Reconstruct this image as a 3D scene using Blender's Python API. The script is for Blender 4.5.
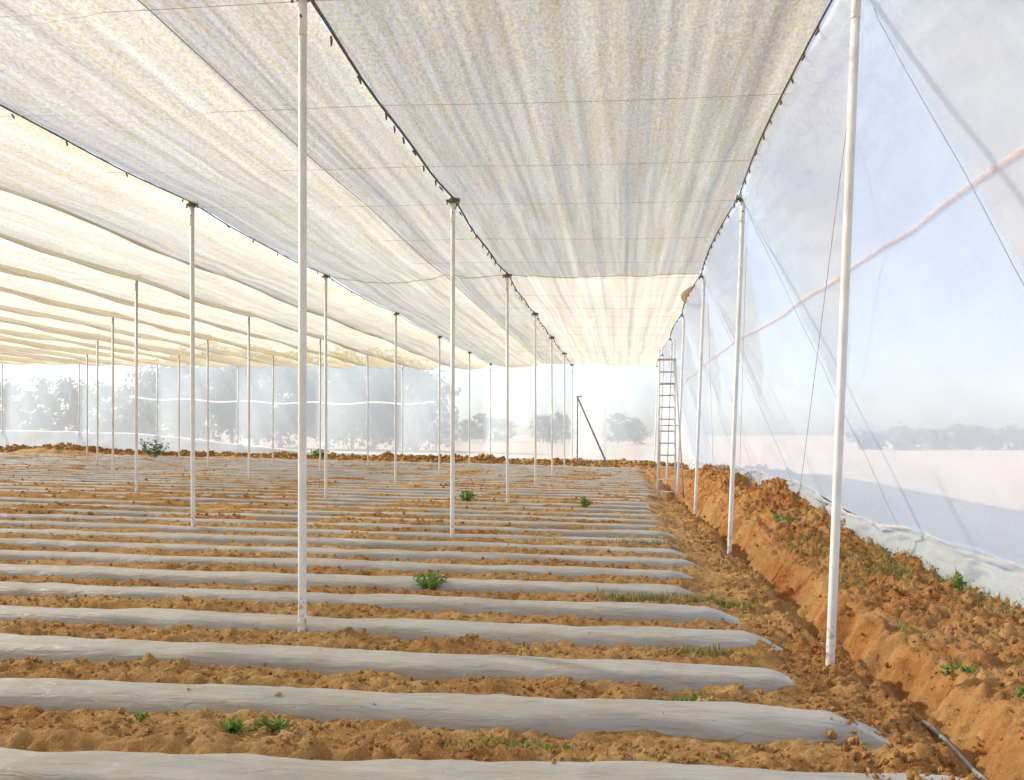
import bpy, math, random
import numpy as np
from mathutils import Vector, Matrix

S = bpy.context.scene
for o in list(bpy.data.objects):
    bpy.data.objects.remove(o)
C = S.collection
random.seed(7)
PI = math.pi
R = math.radians

# ------------------------------------------------------------------ camera, sky, sun, exposure
CAM_H = 1.56
cam_d = bpy.data.cameras.new('camera')
cam = bpy.data.objects.new('camera', cam_d)
C.objects.link(cam)
cam.location = (0, 0, CAM_H)
cam.rotation_euler = (R(90), 0, R(7.27))
cam_d.sensor_width = 36
cam_d.lens = 36 * 870 / 1024
cam_d.shift_y = 45 / 1024
cam_d.clip_start = 0.05
cam_d.clip_end = 6000
S.camera = cam

SUN_EL, SUN_AZ = R(32), R(-70)          # azimuth from +Y, negative = towards -X (left, ahead of the camera)
world = bpy.data.worlds.new('World')
S.world = world
world.use_nodes = True
wn = world.node_tree.nodes
wl = world.node_tree.links
bg = wn['Background']
sky = wn.new('ShaderNodeTexSky')
sky.sky_type = 'NISHITA'
sky.sun_disc = False
sky.sun_elevation = SUN_EL
sky.sun_rotation = SUN_AZ
sky.air_density = 0.75
sky.dust_density = 1.3
sky.ozone_density = 0.8
wl.new(sky.outputs[0], bg.inputs[0])
bg.inputs[1].default_value = 0.080

sun_d = bpy.data.lights.new('sun', 'SUN')
sun_d.energy = 5.0
sun_d.angle = R(1.6)
sun_d.color = (1.0, 0.93, 0.81)
sun = bpy.data.objects.new('sun', sun_d)
C.objects.link(sun)
to_sun = Vector((math.sin(SUN_AZ) * math.cos(SUN_EL), math.cos(SUN_AZ) * math.cos(SUN_EL), math.sin(SUN_EL)))
sun.rotation_euler = to_sun.to_track_quat('Z', 'Y').to_euler()

S.view_settings.view_transform = 'Standard'
S.view_settings.look = 'None'
S.view_settings.gamma = 1
S.view_settings.use_curve_mapping = False
S.view_settings.exposure = 2.2
S.render.engine = 'CYCLES'
S.cycles.use_denoising = True
S.cycles.max_bounces = 10
S.cycles.diffuse_bounces = 5
S.cycles.transmission_bounces = 6
S.cycles.transparent_max_bounces = 24
S.cycles.sample_clamp_indirect = 8

# ------------------------------------------------------------------ noise
def _hash(ix, iy, seed):
    h = (ix.astype(np.int64) * 374761393 + iy.astype(np.int64) * 668265263 + seed * 974634577) & 0xffffffff
    h = ((h ^ (h >> 13)) * 1274126177) & 0xffffffff
    return ((h ^ (h >> 16)) & 0xffff) / 65535.0

def vnoise(x, y, seed=0):
    x = np.asarray(x, float); y = np.asarray(y, float)
    ix = np.floor(x); iy = np.floor(y)
    fx = x - ix; fy = y - iy
    fx = fx * fx * fx * (fx * (fx * 6 - 15) + 10); fy = fy * fy * fy * (fy * (fy * 6 - 15) + 10)
    a = _hash(ix, iy, seed); b = _hash(ix + 1, iy, seed); c = _hash(ix, iy + 1, seed); d = _hash(ix + 1, iy + 1, seed)
    return (a + (b - a) * fx) * (1 - fy) + (c + (d - c) * fx) * fy - 0.5      # -0.5 .. 0.5

def fbm(x, y, seed=0, octv=3, gain=0.5):
    s = 0; a = 1
    for k in range(octv):
        s = s + a * vnoise(np.asarray(x) * 2 ** k, np.asarray(y) * 2 ** k, seed + k * 17)
        a *= gain
    return s

def smooth(e0, e1, x):
    t = np.clip((np.asarray(x, float) - e0) / (e1 - e0), 0, 1)
    return t * t * (3 - 2 * t)

# ------------------------------------------------------------------ the lie of the land
ROWS = [-2.46, -6.5, -10.95, -15.25, -19.6, -24.0, -28.4, -32.8]   # post rows, right to left
RX_B, RX_T = 1.49, 1.68              # right-edge posts: foot and head
Y0, DY, NY = 6.51, 6.0, 7            # first post and spacing along the house
Y_BACK = Y0 + DY * 6                 # 42.56
POST_H = 5.0
BED0, PITCH, SKEW = 3.85, 1.0, 0.052
NBED = 39
FAR_X, NEAR_X = -42.0, 9.0

def tilt(x):
    return -0.02 * (np.clip(x, FAR_X, NEAR_X) + 2.46)

def bed_y(k, x):
    x = np.asarray(x, float)
    k = np.asarray(k)
    return BED0 + k * PITCH + SKEW * x + np.where(k == 0, 0.065, np.where(k == 1, 0.02, 0.0)) * (x + 2.5)

_rb = random.Random(3)
BED_END = [1.78, 1.42, 1.22, 1.22, 1.02, 0.80, 0.86, 1.02, 0.88] + [0.72 + 0.3 * _rb.random() for _ in range(NBED)]
BED_OFF = [0.04 * (_rb.random() - 0.5) for _ in range(NBED)]
BED_OFF[0] = -0.07
BED_W = [0.70 + 0.10 * (_rb.random() - 0.5) - 0.12 * min(1, max(0, (q - 5) / 8)) for q in range(NBED)]

def trench_x(y):
    return 1.90 + 0.06 * np.sin(np.asarray(y, float) * 0.42 + 0.6) + 0.06 * np.sin(np.asarray(y, float) * 1.3) - 0.02 * np.clip(np.asarray(y, float) - 10, 0, 15)

def bank_h(y):
    y = np.asarray(y, float)
    return 0.0 + 0.08 * smooth(7.5, 13, y) + 0.46 * smooth(13.5, 19, y) - 0.25 * smooth(27, 36, y)

def net_foot_x(y):
    y = np.asarray(y, float)
    return 4.0 - 0.05 * np.clip(y - 8, 0, 16)

BP = np.array([-.50, -.30, -.255, -.20, -.15, -.06, .06, .15, .20, .26, .34, .50])
BZ = np.array([.0, .0, .028, .078, .106, .118, .118, .104, .078, .022, .0, .0])

def ground_h(x, y, detail=True):
    x = np.asarray(x, float); y = np.asarray(y, float)
    h = tilt(x)
    infield = smooth(2.9, 1.6, x) * smooth(-40, -37, x) * smooth(1.5, 2.2, y) * smooth(43.2, 42.2, y)
    # bed ridges below the film
    kf = (y - SKEW * x - BED0) / PITCH
    k = np.clip(np.round(kf), 0, NBED - 1).astype(int)
    bo = np.array(BED_OFF)[k]; be = np.array(BED_END)[k]; bw = np.array(BED_W)[k]
    d = (y - bed_y(k, x) - bo) / bw
    onbed = smooth(be + 0.05, be - 0.22, x) * (np.abs(kf) < NBED)
    prof = np.interp(d, BP, BZ) * onbed
    h = h + (0.46 * prof) * infield
    furrow = 1 - np.clip(prof / 0.09, 0, 1)
    soil = smooth(-0.02, 0.03, 0.035 - prof)
    # crumbly soil heaped between the beds
    heap = (0.05 + 0.030 * smooth(8, 15, y)) * smooth(0.30, 0.50, np.abs(d)) * onbed * (1 + 1.1 * fbm(x * 0.7, y * 1.0, 15, 2))
    lump = 0.045 * fbm(x * 3.1, y * 3.1, 1, 2) + 0.07 * np.abs(fbm(x * 8.5, y * 8.5, 5, 3))
    h = h + (heap + (lump - 0.030) * furrow) * infield
    if detail:
        fine = 0.044 * np.abs(fbm(x * 20, y * 20, 9, 2)) + 0.014 * vnoise(x * 48, y * 48, 12)
        h = h + fine * np.clip(furrow, 0.0, 1) * smooth(26, 12, y) * infield
    # trench and spoil bank along the right edge
    tx = trench_x(y)
    along = smooth(1.5, 2.5, y) * smooth(40, 33, y)
    wob = 0.13 * vnoise(x * 0.3, y * 2.3, 31) + 0.12 * vnoise(x * 2.5, y * 4.5, 33) + 0.05 * vnoise(x * 9, y * 10, 34)
    t = (x - tx + wob)
    t = np.where(t < 0, t / (0.19 + 0.05 * smooth(7, 12, y)), t / (0.24 + 0.06 * smooth(7, 12, y)))
    h = h - (0.27 + 0.20 * smooth(6.0, 9, y)) * np.exp(-np.abs(t) ** 3.0) * along * (1 - 0.35 * smooth(9.2, 10.4, y) * smooth(12.6, 11.4, y))
    bk = smooth(tx + 0.12, tx + 1.1, x) * smooth(6.4, 4.1, x)
    rough = 1 + 0.9 * fbm(x * 1.5, y * 1.2, 41, 3)
    h = h + bank_h(y) * bk * rough * along
    clod = 0.19 * np.abs(fbm(x * 3.4, y * 3.0, 51, 3)) + 0.12 * np.abs(fbm(x * 9, y * 8, 55, 3)) + 0.09 * np.abs(fbm(x * 17, y * 16, 56, 2)) + 0.06 * np.abs(fbm(x * 33, y * 31, 57, 2))
    rightz = smooth(0.9, 1.5, x) * smooth(7.5, 5.0, x)
    h = h + (clod - 0.115) * rightz * along * (0.65 + 0.35 * bk)
    # a low second ridge of spoil in front of the net foot
    # soil ridge thrown against the foot of the back net
    rb = np.exp(-((y - (Y_BACK - 0.25)) / 0.5) ** 2) * smooth(4.5, 3.5, x) * smooth(-41, -38, x)
    h = h + rb * (0.20 + 0.28 * np.abs(fbm(x * 0.55, y * 0.2, 61, 3)) + 0.14 * np.abs(fbm(x * 3, y * 3, 63, 2)))
    hp = np.exp(-((x + 29.0) / 1.9) ** 2 - ((y - 41.6) / 0.8) ** 2)
    h = h + 0.34 * hp * (1 + 0.8 * fbm(x * 2.2, y * 2.2, 65, 2))
    # open land beyond
    out = np.maximum(smooth(46, 90, y), np.maximum(smooth(8, 30, x), smooth(-42, -70, x)))
    h = h + out * (0.5 * fbm(x * 0.02, y * 0.02, 71, 3)) - 0.25 * smooth(60, 200, y)
    return h

def gz(x, y):
    return float(ground_h(np.array([x]), np.array([y]))[0])

# ------------------------------------------------------------------ materials
def newmat(name):
    m = bpy.data.materials.new(name)
    m.use_nodes = True
    nt = m.node_tree
    for n in list(nt.nodes):
        nt.nodes.remove(n)
    out = nt.nodes.new('ShaderNodeOutputMaterial')
    return m, nt, out

def N(nt, t, **kw):
    n = nt.nodes.new(t)
    for k, v in kw.items():
        setattr(n, k, v)
    return n

def pbr(name, col, rough=0.6, metal=0.0, var=0.12, scale=8.0, bump=0.0, spec=0.4):
    m, nt, out = newmat(name)
    p = N(nt, 'ShaderNodeBsdfPrincipled')
    p.inputs['Roughness'].default_value = rough
    p.inputs['Metallic'].default_value = metal
    p.inputs['Specular IOR Level'].default_value = spec
    geo = N(nt, 'ShaderNodeNewGeometry')
    no = N(nt, 'ShaderNodeTexNoise')
    no.inputs['Scale'].default_value = scale
    no.inputs['Detail'].default_value = 4
    nt.links.new(geo.outputs['Position'], no.inputs['Vector'])
    r = N(nt, 'ShaderNodeValToRGB')
    r.color_ramp.elements[0].position = 0.3
    r.color_ramp.elements[1].position = 0.7
    r.color_ramp.elements[0].color = (*[c * (1 - var) for c in col], 1)
    r.color_ramp.elements[1].color = (*[min(1, c * (1 + var)) for c in col], 1)
    nt.links.new(no.outputs['Fac'], r.inputs['Fac'])
    nt.links.new(r.outputs['Color'], p.inputs['Base Color'])
    if bump:
        b = N(nt, 'ShaderNodeBump')
        b.inputs['Strength'].default_value = bump
        b.inputs['Distance'].default_value = 0.01
        nt.links.new(no.outputs['Fac'], b.inputs['Height'])
        nt.links.new(b.outputs[0], p.inputs['Normal'])
    nt.links.new(p.outputs[0], out.inputs[0])
    return m

def soil_mat():
    m, nt, out = newmat('red_soil')
    L = nt.links.new
    p = N(nt, 'ShaderNodeBsdfPrincipled')
    p.inputs['Roughness'].default_value = 0.95
    p.inputs['Specular IOR Level'].default_value = 0.15
    geo = N(nt, 'ShaderNodeNewGeometry')
    def noise(sc, det, rough=0.6):
        n = N(nt, 'ShaderNodeTexNoise')
        n.inputs['Scale'].default_value = sc
        n.inputs['Detail'].default_value = det
        n.inputs['Roughness'].default_value = rough
        L(geo.outputs['Position'], n.inputs['Vector'])
        return n
    big = noise(0.55, 4)
    mid = noise(5, 5, 0.7)
    fin = noise(38, 4, 0.7)
    r1 = N(nt, 'ShaderNodeValToRGB')
    e = r1.color_ramp.elements
    e[0].position = 0.32; e[0].color = (0.23, 0.098, 0.030, 1)
    e[1].position = 0.70; e[1].color = (0.54, 0.36, 0.165, 1)
    e2 = r1.color_ramp.elements.new(0.5); e2.color = (0.39, 0.212, 0.074, 1)
    L(mid.outputs['Fac'], r1.inputs['Fac'])
    r2 = N(nt, 'ShaderNodeValToRGB')
    e = r2.color_ramp.elements
    e[0].position = 0.35; e[0].color = (0.26, 0.105, 0.030, 1)
    e[1].position = 0.68; e[1].color = (0.53, 0.36, 0.16, 1)
    L(big.outputs['Fac'], r2.inputs['Fac'])
    mx = N(nt, 'ShaderNodeMix', data_type='RGBA')
    mx.inputs[0].default_value = 0.5
    L(r1.outputs[0], mx.inputs[6]); L(r2.outputs[0], mx.inputs[7])
    # pale crumbs and dry straw flecks
    r3 = N(nt, 'ShaderNodeValToRGB')
    e = r3.color_ramp.elements
    e[0].position = 0.60; e[0].color = (0, 0, 0, 1)
    e[1].position = 0.74; e[1].color = (1, 1, 1, 1)
    L(fin.outputs['Fac'], r3.inputs['Fac'])
    mx2 = N(nt, 'ShaderNodeMix', data_type='RGBA')
    L(r3.outputs[0], mx2.inputs[0]); L(mx.outputs[2], mx2.inputs[6])
    mx2.inputs[7].default_value = (0.62, 0.46, 0.25, 1)
    # the open land outside is paler and pinker, the spoil dug from the trench is redder subsoil
    sep = N(nt, 'ShaderNodeSeparateXYZ'); L(geo.outputs['Position'], sep.inputs[0])
    ms = N(nt, 'ShaderNodeMapRange'); ms.inputs['From Min'].default_value = 1.0; ms.inputs['From Max'].default_value = 2.0
    ms.inputs['To Max'].default_value = 0.9
    L(sep.outputs['X'], ms.inputs['Value'])
    mb_ = N(nt, 'ShaderNodeMath', operation='MULTIPLY'); L(ms.outputs[0], mb_.inputs[0])
    rs = N(nt, 'ShaderNodeMapRange'); rs.inputs['From Min'].default_value = 0.38; rs.inputs['From Max'].default_value = 0.6
    nb_ = noise(1.3, 5, 0.65); L(nb_.outputs['Fac'], rs.inputs['Value']); L(rs.outputs[0], mb_.inputs[1])
    red = N(nt, 'ShaderNodeMix', data_type='RGBA', blend_type='MULTIPLY')
    L(mb_.outputs[0], red.inputs[0]); L(mx2.outputs[2], red.inputs[6]); red.inputs[7].default_value = (0.92, 0.66, 0.50, 1)
    mr = N(nt, 'ShaderNodeMapRange'); mr.inputs['From Min'].default_value = 43; mr.inputs['From Max'].default_value = 47
    L(sep.outputs['Y'], mr.inputs['Value'])
    mr2 = N(nt, 'ShaderNodeMapRange'); mr2.inputs['From Min'].default_value = 5; mr2.inputs['From Max'].default_value = 8
    L(sep.outputs['X'], mr2.inputs['Value'])
    mxm = N(nt, 'ShaderNodeMath', operation='MAXIMUM')
    L(mr.outputs[0], mxm.inputs[0]); L(mr2.outputs[0], mxm.inputs[1])
    far = N(nt, 'ShaderNodeTexNoise'); far.inputs['Scale'].default_value = 0.06; far.inputs['Detail'].default_value = 5
    L(geo.outputs['Position'], far.inputs['Vector'])
    rf = N(nt, 'ShaderNodeValToRGB')
    e = rf.color_ramp.elements
    e[0].position = 0.35; e[0].color = (0.33, 0.26, 0.18, 1)
    e[1].position = 0.65; e[1].color = (0.40, 0.28, 0.21, 1)
    L(far.outputs['Fac'], rf.inputs['Fac'])
    mx3 = N(nt, 'ShaderNodeMix', data_type='RGBA')
    L(mxm.outputs[0], mx3.inputs[0]); L(red.outputs[2], mx3.inputs[6]); L(rf.outputs[0], mx3.inputs[7])
    L(mx3.outputs[2], p.inputs['Base Color'])
    b1 = N(nt, 'ShaderNodeBump'); b1.inputs['Strength'].default_value = 0.9; b1.inputs['Distance'].default_value = 0.02
    add = N(nt, 'ShaderNodeMath', operation='ADD')
    L(mid.outputs['Fac'], add.inputs[0]); L(fin.outputs['Fac'], add.inputs[1])
    L(add.outputs[0], b1.inputs['Height'])
    L(b1.outputs[0], p.inputs['Normal'])
    L(p.outputs[0], out.inputs[0])
    return m

def film_mat():
    m, nt, out = newmat('silver_mulch_film')
    L = nt.links.new
    p = N(nt, 'ShaderNodeBsdfPrincipled')
    p.inputs['Specular IOR Level'].default_value = 0.5
    geo = N(nt, 'ShaderNodeNewGeometry')
    mp = N(nt, 'ShaderNodeMapping'); mp.inputs['Scale'].default_value = (0.7, 3.5, 3.5)
    L(geo.outputs['Position'], mp.inputs['Vector'])
    n1 = N(nt, 'ShaderNodeTexNoise'); n1.inputs['Scale'].default_value = 2.0; n1.inputs['Detail'].default_value = 5
    L(mp.outputs[0], n1.inputs['Vector'])
    r = N(nt, 'ShaderNodeValToRGB'); e = r.color_ramp.elements
    e[0].position = 0.3; e[0].color = (0.33, 0.33, 0.325, 1)
    e[1].position = 0.7; e[1].color = (0.45, 0.437, 0.41, 1)
    L(n1.outputs['Fac'], r.inputs['Fac'])
    # soil dust lying on the film
    n2 = N(nt, 'ShaderNodeTexNoise'); n2.inputs['Scale'].default_value = 3.2; n2.inputs['Detail'].default_value = 7; n2.inputs['Roughness'].default_value = 0.75
    L(geo.outputs['Position'], n2.inputs['Vector'])
    r2 = N(nt, 'ShaderNodeValToRGB'); e = r2.color_ramp.elements
    e[0].position = 0.46; e[0].color = (0.05, 0.05, 0.05, 1)
    e[1].position = 0.72; e[1].color = (0.75, 0.75, 0.75, 1)
    L(n2.outputs['Fac'], r2.inputs['Fac'])
    mx = N(nt, 'ShaderNodeMix', data_type='RGBA')
    L(r2.outputs[0], mx.inputs[0]); L(r.outputs[0], mx.inputs[6]); mx.inputs[7].default_value = (0.40, 0.30, 0.20, 1)
    L(mx.outputs[2], p.inputs['Base Color'])
    rr = N(nt, 'ShaderNodeMapRange'); rr.inputs['To Min'].default_value = 0.28; rr.inputs['To Max'].default_value = 0.55
    L(n1.outputs['Fac'], rr.inputs['Value']); L(rr.outputs[0], p.inputs['Roughness'])
    b = N(nt, 'ShaderNodeBump'); b.inputs['Strength'].default_value = 1.0; b.inputs['Distance'].default_value = 0.02
    n3 = N(nt, 'ShaderNodeTexNoise'); n3.inputs['Scale'].default_value = 6; n3.inputs['Detail'].default_value = 4; n3.inputs['Distortion'].default_value = 0.8
    L(mp.outputs[0], n3.inputs['Vector'])
    L(n3.outputs['Fac'], b.inputs['Height']); L(b.outputs[0], p.inputs['Normal'])
    L(p.outputs[0], out.inputs[0])
    return m

def net_mat(name, col, open_lo, open_hi, streak=(0.9, 0.02, 1), sc=6.0, weave=60.0, transl=0.6, warm=(1, 1, 1), con=0.17, grain=0.0):
    """Woven net: some share is open mesh (seen through), the rest scatters light to both sides."""
    m, nt, out = newmat(name)
    L = nt.links.new
    geo = N(nt, 'ShaderNodeNewGeometry')
    mp = N(nt, 'ShaderNodeMapping'); mp.inputs['Scale'].default_value = streak
    L(geo.outputs['Position'], mp.inputs['Vector'])
    n1 = N(nt, 'ShaderNodeTexNoise'); n1.inputs['Scale'].default_value = sc; n1.inputs['Detail'].default_value = 6; n1.inputs['Roughness'].default_value = 0.62
    L(mp.outputs[0], n1.inputs['Vector'])
    mp2 = N(nt, 'ShaderNodeMapping'); mp2.inputs['Scale'].default_value = (1.0, 0.3, 1.0)
    L(geo.outputs['Position'], mp2.inputs['Vector'])
    n2 = N(nt, 'ShaderNodeTexNoise'); n2.inputs['Scale'].default_value = weave; n2.inputs['Detail'].default_value = 2
    L(mp2.outputs[0], n2.inputs['Vector'])
    mixn = N(nt, 'ShaderNodeMix', data_type='FLOAT'); mixn.inputs[0].default_value = 0.5
    L(n1.outputs['Fac'], mixn.inputs[2]); L(n2.outputs['Fac'], mixn.inputs[3])
    mr = N(nt, 'ShaderNodeMapRange'); mr.inputs['From Min'].default_value = 0.5 - con; mr.inputs['From Max'].default_value = 0.5 + con
    mr.inputs['To Min'].default_value = open_lo; mr.inputs['To Max'].default_value = open_hi
    L(mixn.outputs[0], mr.inputs['Value'])
    d = N(nt, 'ShaderNodeBsdfDiffuse'); t = N(nt, 'ShaderNodeBsdfTranslucent'); tr = N(nt, 'ShaderNodeBsdfTransparent')
    cr = N(nt, 'ShaderNodeValToRGB'); ce = cr.color_ramp.elements
    ce[0].position = 0.36; ce[0].color = (col[0] * warm[0], col[1] * warm[1], col[2] * warm[2], 1)
    ce[1].position = 0.64; ce[1].color = (*[min(0.92, c * 1.05) for c in col], 1)
    n4 = N(nt, 'ShaderNodeTexNoise'); n4.inputs['Scale'].default_value = sc * 0.45; n4.inputs['Detail'].default_value = 5
    L(mp.outputs[0], n4.inputs['Vector']); L(n4.outputs['Fac'], cr.inputs['Fac'])
    gm = N(nt, 'ShaderNodeMapRange'); gm.inputs['From Min'].default_value = 0.34; gm.inputs['From Max'].default_value = 0.66
    gm.inputs['To Min'].default_value = 1 - grain; gm.inputs['To Max'].default_value = 1 + grain
    n5 = N(nt, 'ShaderNodeTexNoise'); n5.inputs['Scale'].default_value = 42; n5.inputs['Detail'].default_value = 3; n5.inputs['Roughness'].default_value = 0.7
    mp3 = N(nt, 'ShaderNodeMapping'); mp3.inputs['Scale'].default_value = (1.0, 0.55, 1.0)
    L(geo.outputs['Position'], mp3.inputs['Vector']); L(mp3.outputs[0], n5.inputs['Vector']); L(n5.outputs['Fac'], gm.inputs['Value'])
    gx = N(nt, 'ShaderNodeMix', data_type='RGBA', blend_type='MULTIPLY'); gx.inputs[0].default_value = 1.0
    L(cr.outputs[0], gx.inputs[6]); L(gm.outputs[0], gx.inputs[7])
    L(gx.outputs[2], d.inputs[0]); L(gx.outputs[2], t.inputs[0])
    s1 = N(nt, 'ShaderNodeMixShader'); s1.inputs[0].default_value = transl
    L(d.outputs[0], s1.inputs[1]); L(t.outputs[0], s1.inputs[2])
    s2 = N(nt, 'ShaderNodeMixShader')
    L(mr.outputs[0], s2.inputs[0]); L(s1.outputs[0], s2.inputs[1]); L(tr.outputs[0], s2.inputs[2])
    L(s2.outputs[0], out.inputs[0])
    return m

def leaf_mat(name, col, col2):
    m, nt, out = newmat(name)
    L = nt.links.new
    geo = N(nt, 'ShaderNodeNewGeometry')
    r = N(nt, 'ShaderNodeValToRGB'); e = r.color_ramp.elements
    e[0].color = (*col, 1); e[1].color = (*col2, 1)
    L(geo.outputs['Random Per Island'], r.inputs['Fac'])
    d = N(nt, 'ShaderNodeBsdfPrincipled'); d.inputs['Roughness'].default_value = 0.6
    t = N(nt, 'ShaderNodeBsdfTranslucent')
    L(r.outputs[0], d.inputs['Base Color']); L(r.outputs[0], t.inputs[0])
    s = N(nt, 'ShaderNodeMixShader'); s.inputs[0].default_value = 0.35
    L(d.outputs[0], s.inputs[1]); L(t.outputs[0], s.inputs[2]); L(s.outputs[0], out.inputs[0])
    return m

def post_mat():
    m = pbr('painted_steel', (0.74, 0.755, 0.765), 0.42, 0.0, 0.10, 5.0, spec=0.5)
    nt = m.node_tree; L = nt.links.new
    p = next(n for n in nt.nodes if n.type == 'BSDF_PRINCIPLED')
    src = p.inputs['Base Color'].links[0].from_socket
    tc = N(nt, 'ShaderNodeTexCoord'); sep = N(nt, 'ShaderNodeSeparateXYZ'); L(tc.outputs['Object'], sep.inputs[0])
    no = N(nt, 'ShaderNodeTexNoise'); no.inputs['Scale'].default_value = 22; no.inputs['Detail'].default_value = 6
    L(tc.outputs['Object'], no.inputs['Vector'])
    mr = N(nt, 'ShaderNodeMapRange'); mr.inputs['From Min'].default_value = 0.05; mr.inputs['From Max'].default_value = 0.55
    mr.inputs['To Min'].default_value = 0.17; mr.inputs['To Max'].default_value = -0.12
    L(sep.outputs['Z'], mr.inputs['Value'])
    ad = N(nt, 'ShaderNodeMath', operation='ADD'); L(mr.outputs[0], ad.inputs[0]); L(no.outputs['Fac'], ad.inputs[1])
    rp_ = N(nt, 'ShaderNodeValToRGB'); rp_.color_ramp.elements[0].position = 0.60; rp_.color_ramp.elements[1].position = 0.78
    L(ad.outputs[0], rp_.inputs['Fac'])
    mx = N(nt, 'ShaderNodeMix', data_type='RGBA')
    L(rp_.outputs[0], mx.inputs[0]); L(src, mx.inputs[6]); mx.inputs[7].default_value = (0.36, 0.22, 0.10, 1)
    L(mx.outputs[2], p.inputs['Base Color'])
    return m

M_SOIL = soil_mat()
M_FILM = film_mat()
M_POST = post_mat()
M_GALV = pbr('galvanised_steel', (0.46, 0.48, 0.50), 0.45, 0.6, 0.15, 9)
M_DARK = pbr('dark_wire', (0.14, 0.142, 0.13), 0.7, 0, 0.3, 20)
M_ROPE = pbr('grey_rope', (0.16, 0.16, 0.145), 0.85, 0, 0.3, 30)
M_WIRE = pbr('thin_wire', (0.55, 0.55, 0.54), 0.5, 0.4, 0.2, 10)
M_WHITE = pbr('white_strap', (0.80, 0.82, 0.84), 0.7, 0, 0.08, 4)
M_HOSE = pbr('grey_hose', (0.30, 0.31, 0.31), 0.5, 0, 0.2, 12)
M_BLACK = pbr('near_black', (0.018, 0.018, 0.02), 0.35, 0, 0.3, 12)  # house window, and the sheet that paints the trench shade
M_NET_A = net_mat('shade_net_beige', (0.315, 0.29, 0.215), 0.06, 0.24, sc=22, weave=55, transl=0.44, warm=(0.84, 0.78, 0.66), con=0.10, grain=0.26)
M_NET_B = net_mat('shade_net_cream', (0.275, 0.256, 0.200), 0.05, 0.19, sc=13, weave=60, transl=0.5, warm=(0.86, 0.80, 0.69), con=0.10, grain=0.18)
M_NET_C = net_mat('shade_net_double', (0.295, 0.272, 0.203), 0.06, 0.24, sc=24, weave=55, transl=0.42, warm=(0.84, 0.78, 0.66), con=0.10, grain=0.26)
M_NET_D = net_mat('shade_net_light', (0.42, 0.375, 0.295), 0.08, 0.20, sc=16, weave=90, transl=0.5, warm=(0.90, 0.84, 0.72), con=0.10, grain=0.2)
M_INS = net_mat('insect_net', (0.86, 0.94, 0.97), 0.15, 0.24, (0.25, 0.25, 0.6), 2.0, 40, 0.6)
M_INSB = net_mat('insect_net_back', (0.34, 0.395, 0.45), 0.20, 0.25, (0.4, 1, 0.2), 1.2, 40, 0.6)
M_POLY = net_mat('white_polythene', (0.62, 0.65, 0.66), 0.04, 0.16, (0.4, 0.4, 0.4), 3.0, 30, 0.45)
M_POLYB = net_mat('pale_blue_polythene', (0.66, 0.74, 0.80), 0.03, 0.12, (0.4, 0.4, 0.4), 3.0, 30, 0.75)
M_TAPE = net_mat('white_webbing', (0.92, 0.93, 0.94), 0.0, 0.04, (0.4, 0.4, 0.4), 3.0, 30, 0.85)
M_PINK = net_mat('pink_hem_tape', (0.86, 0.77, 0.76), 0.0, 0.35, (2, 2, 2), 3.0, 30, 0.6)
M_BARK = pbr('pale_bark', (0.30, 0.26, 0.21), 0.9, 0, 0.3, 3)
M_LEAF1 = leaf_mat('eucalyptus_leaf', (0.075, 0.115, 0.055), (0.17, 0.22, 0.10))
M_LEAF2 = leaf_mat('acacia_leaf', (0.055, 0.095, 0.035), (0.13, 0.17, 0.06))
M_WEED = leaf_mat('weed_leaf', (0.085, 0.18, 0.03), (0.24, 0.36, 0.07))
M_GRASS = leaf_mat('grass_blade', (0.12, 0.17, 0.03), (0.30, 0.32, 0.09))
M_STRAW = leaf_mat('dry_straw', (0.40, 0.28, 0.10), (0.60, 0.47, 0.22))
M_PLASTER = pbr('white_plaster', (0.78, 0.77, 0.74), 0.85, 0, 0.08, 1.5)
M_ROOFT = pbr('grey_sheet_roof', (0.35, 0.34, 0.33), 0.6, 0.2, 0.15, 2)
M_WOOD = pbr('weathered_wood', (0.30, 0.29, 0.29), 0.8, 0, 0.25, 8)
M_TAN = net_mat('tan_net_fold', (0.46, 0.33, 0.19), 0.02, 0.2)

# ------------------------------------------------------------------ mesh helpers
def tag(o, label=None, cat=None, group=None, kind=None):
    if label: o['label'] = label
    if cat: o['category'] = cat
    if group: o['group'] = group
    if kind: o['kind'] = kind
    return o

def mesh_np(name, V, F, mat, smoothf=True):
    V = np.asarray(V, np.float32).reshape(-1, 3); F = np.asarray(F, np.int32)
    me = bpy.data.meshes.new(name)
    me.vertices.add(len(V)); me.vertices.foreach_set('co', V.ravel())
    n, k = F.shape
    me.loops.add(n * k); me.loops.foreach_set('vertex_index', F.ravel())
    me.polygons.add(n)
    me.polygons.foreach_set('loop_start', np.arange(0, n * k, k, dtype=np.int32))
    me.polygons.foreach_set('loop_total', np.full(n, k, np.int32))
    me.polygons.foreach_set('use_smooth', np.full(n, smoothf, bool))
    me.materials.append(mat)
    me.update(calc_edges=True)
    me.validate()
    return me

def link(name, me, parent=None, loc=None):
    o = bpy.data.objects.new(name, me)
    C.objects.link(o)
    if parent: o.parent = parent
    if loc is not None: o.location = loc
    return o

def empty(name, loc=(0, 0, 0), rz=0):
    o = bpy.data.objects.new(name, None)
    C.objects.link(o)
    o.location = loc; o.rotation_euler = (0, 0, rz)
    o.empty_display_size = 0.2
    return o

def grid(nu, nv):
    i = np.arange(nu - 1)[:, None] * nv + np.arange(nv - 1)[None, :]
    return np.stack([i, i + nv, i + nv + 1, i + 1], -1).reshape(-1, 4)

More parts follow.
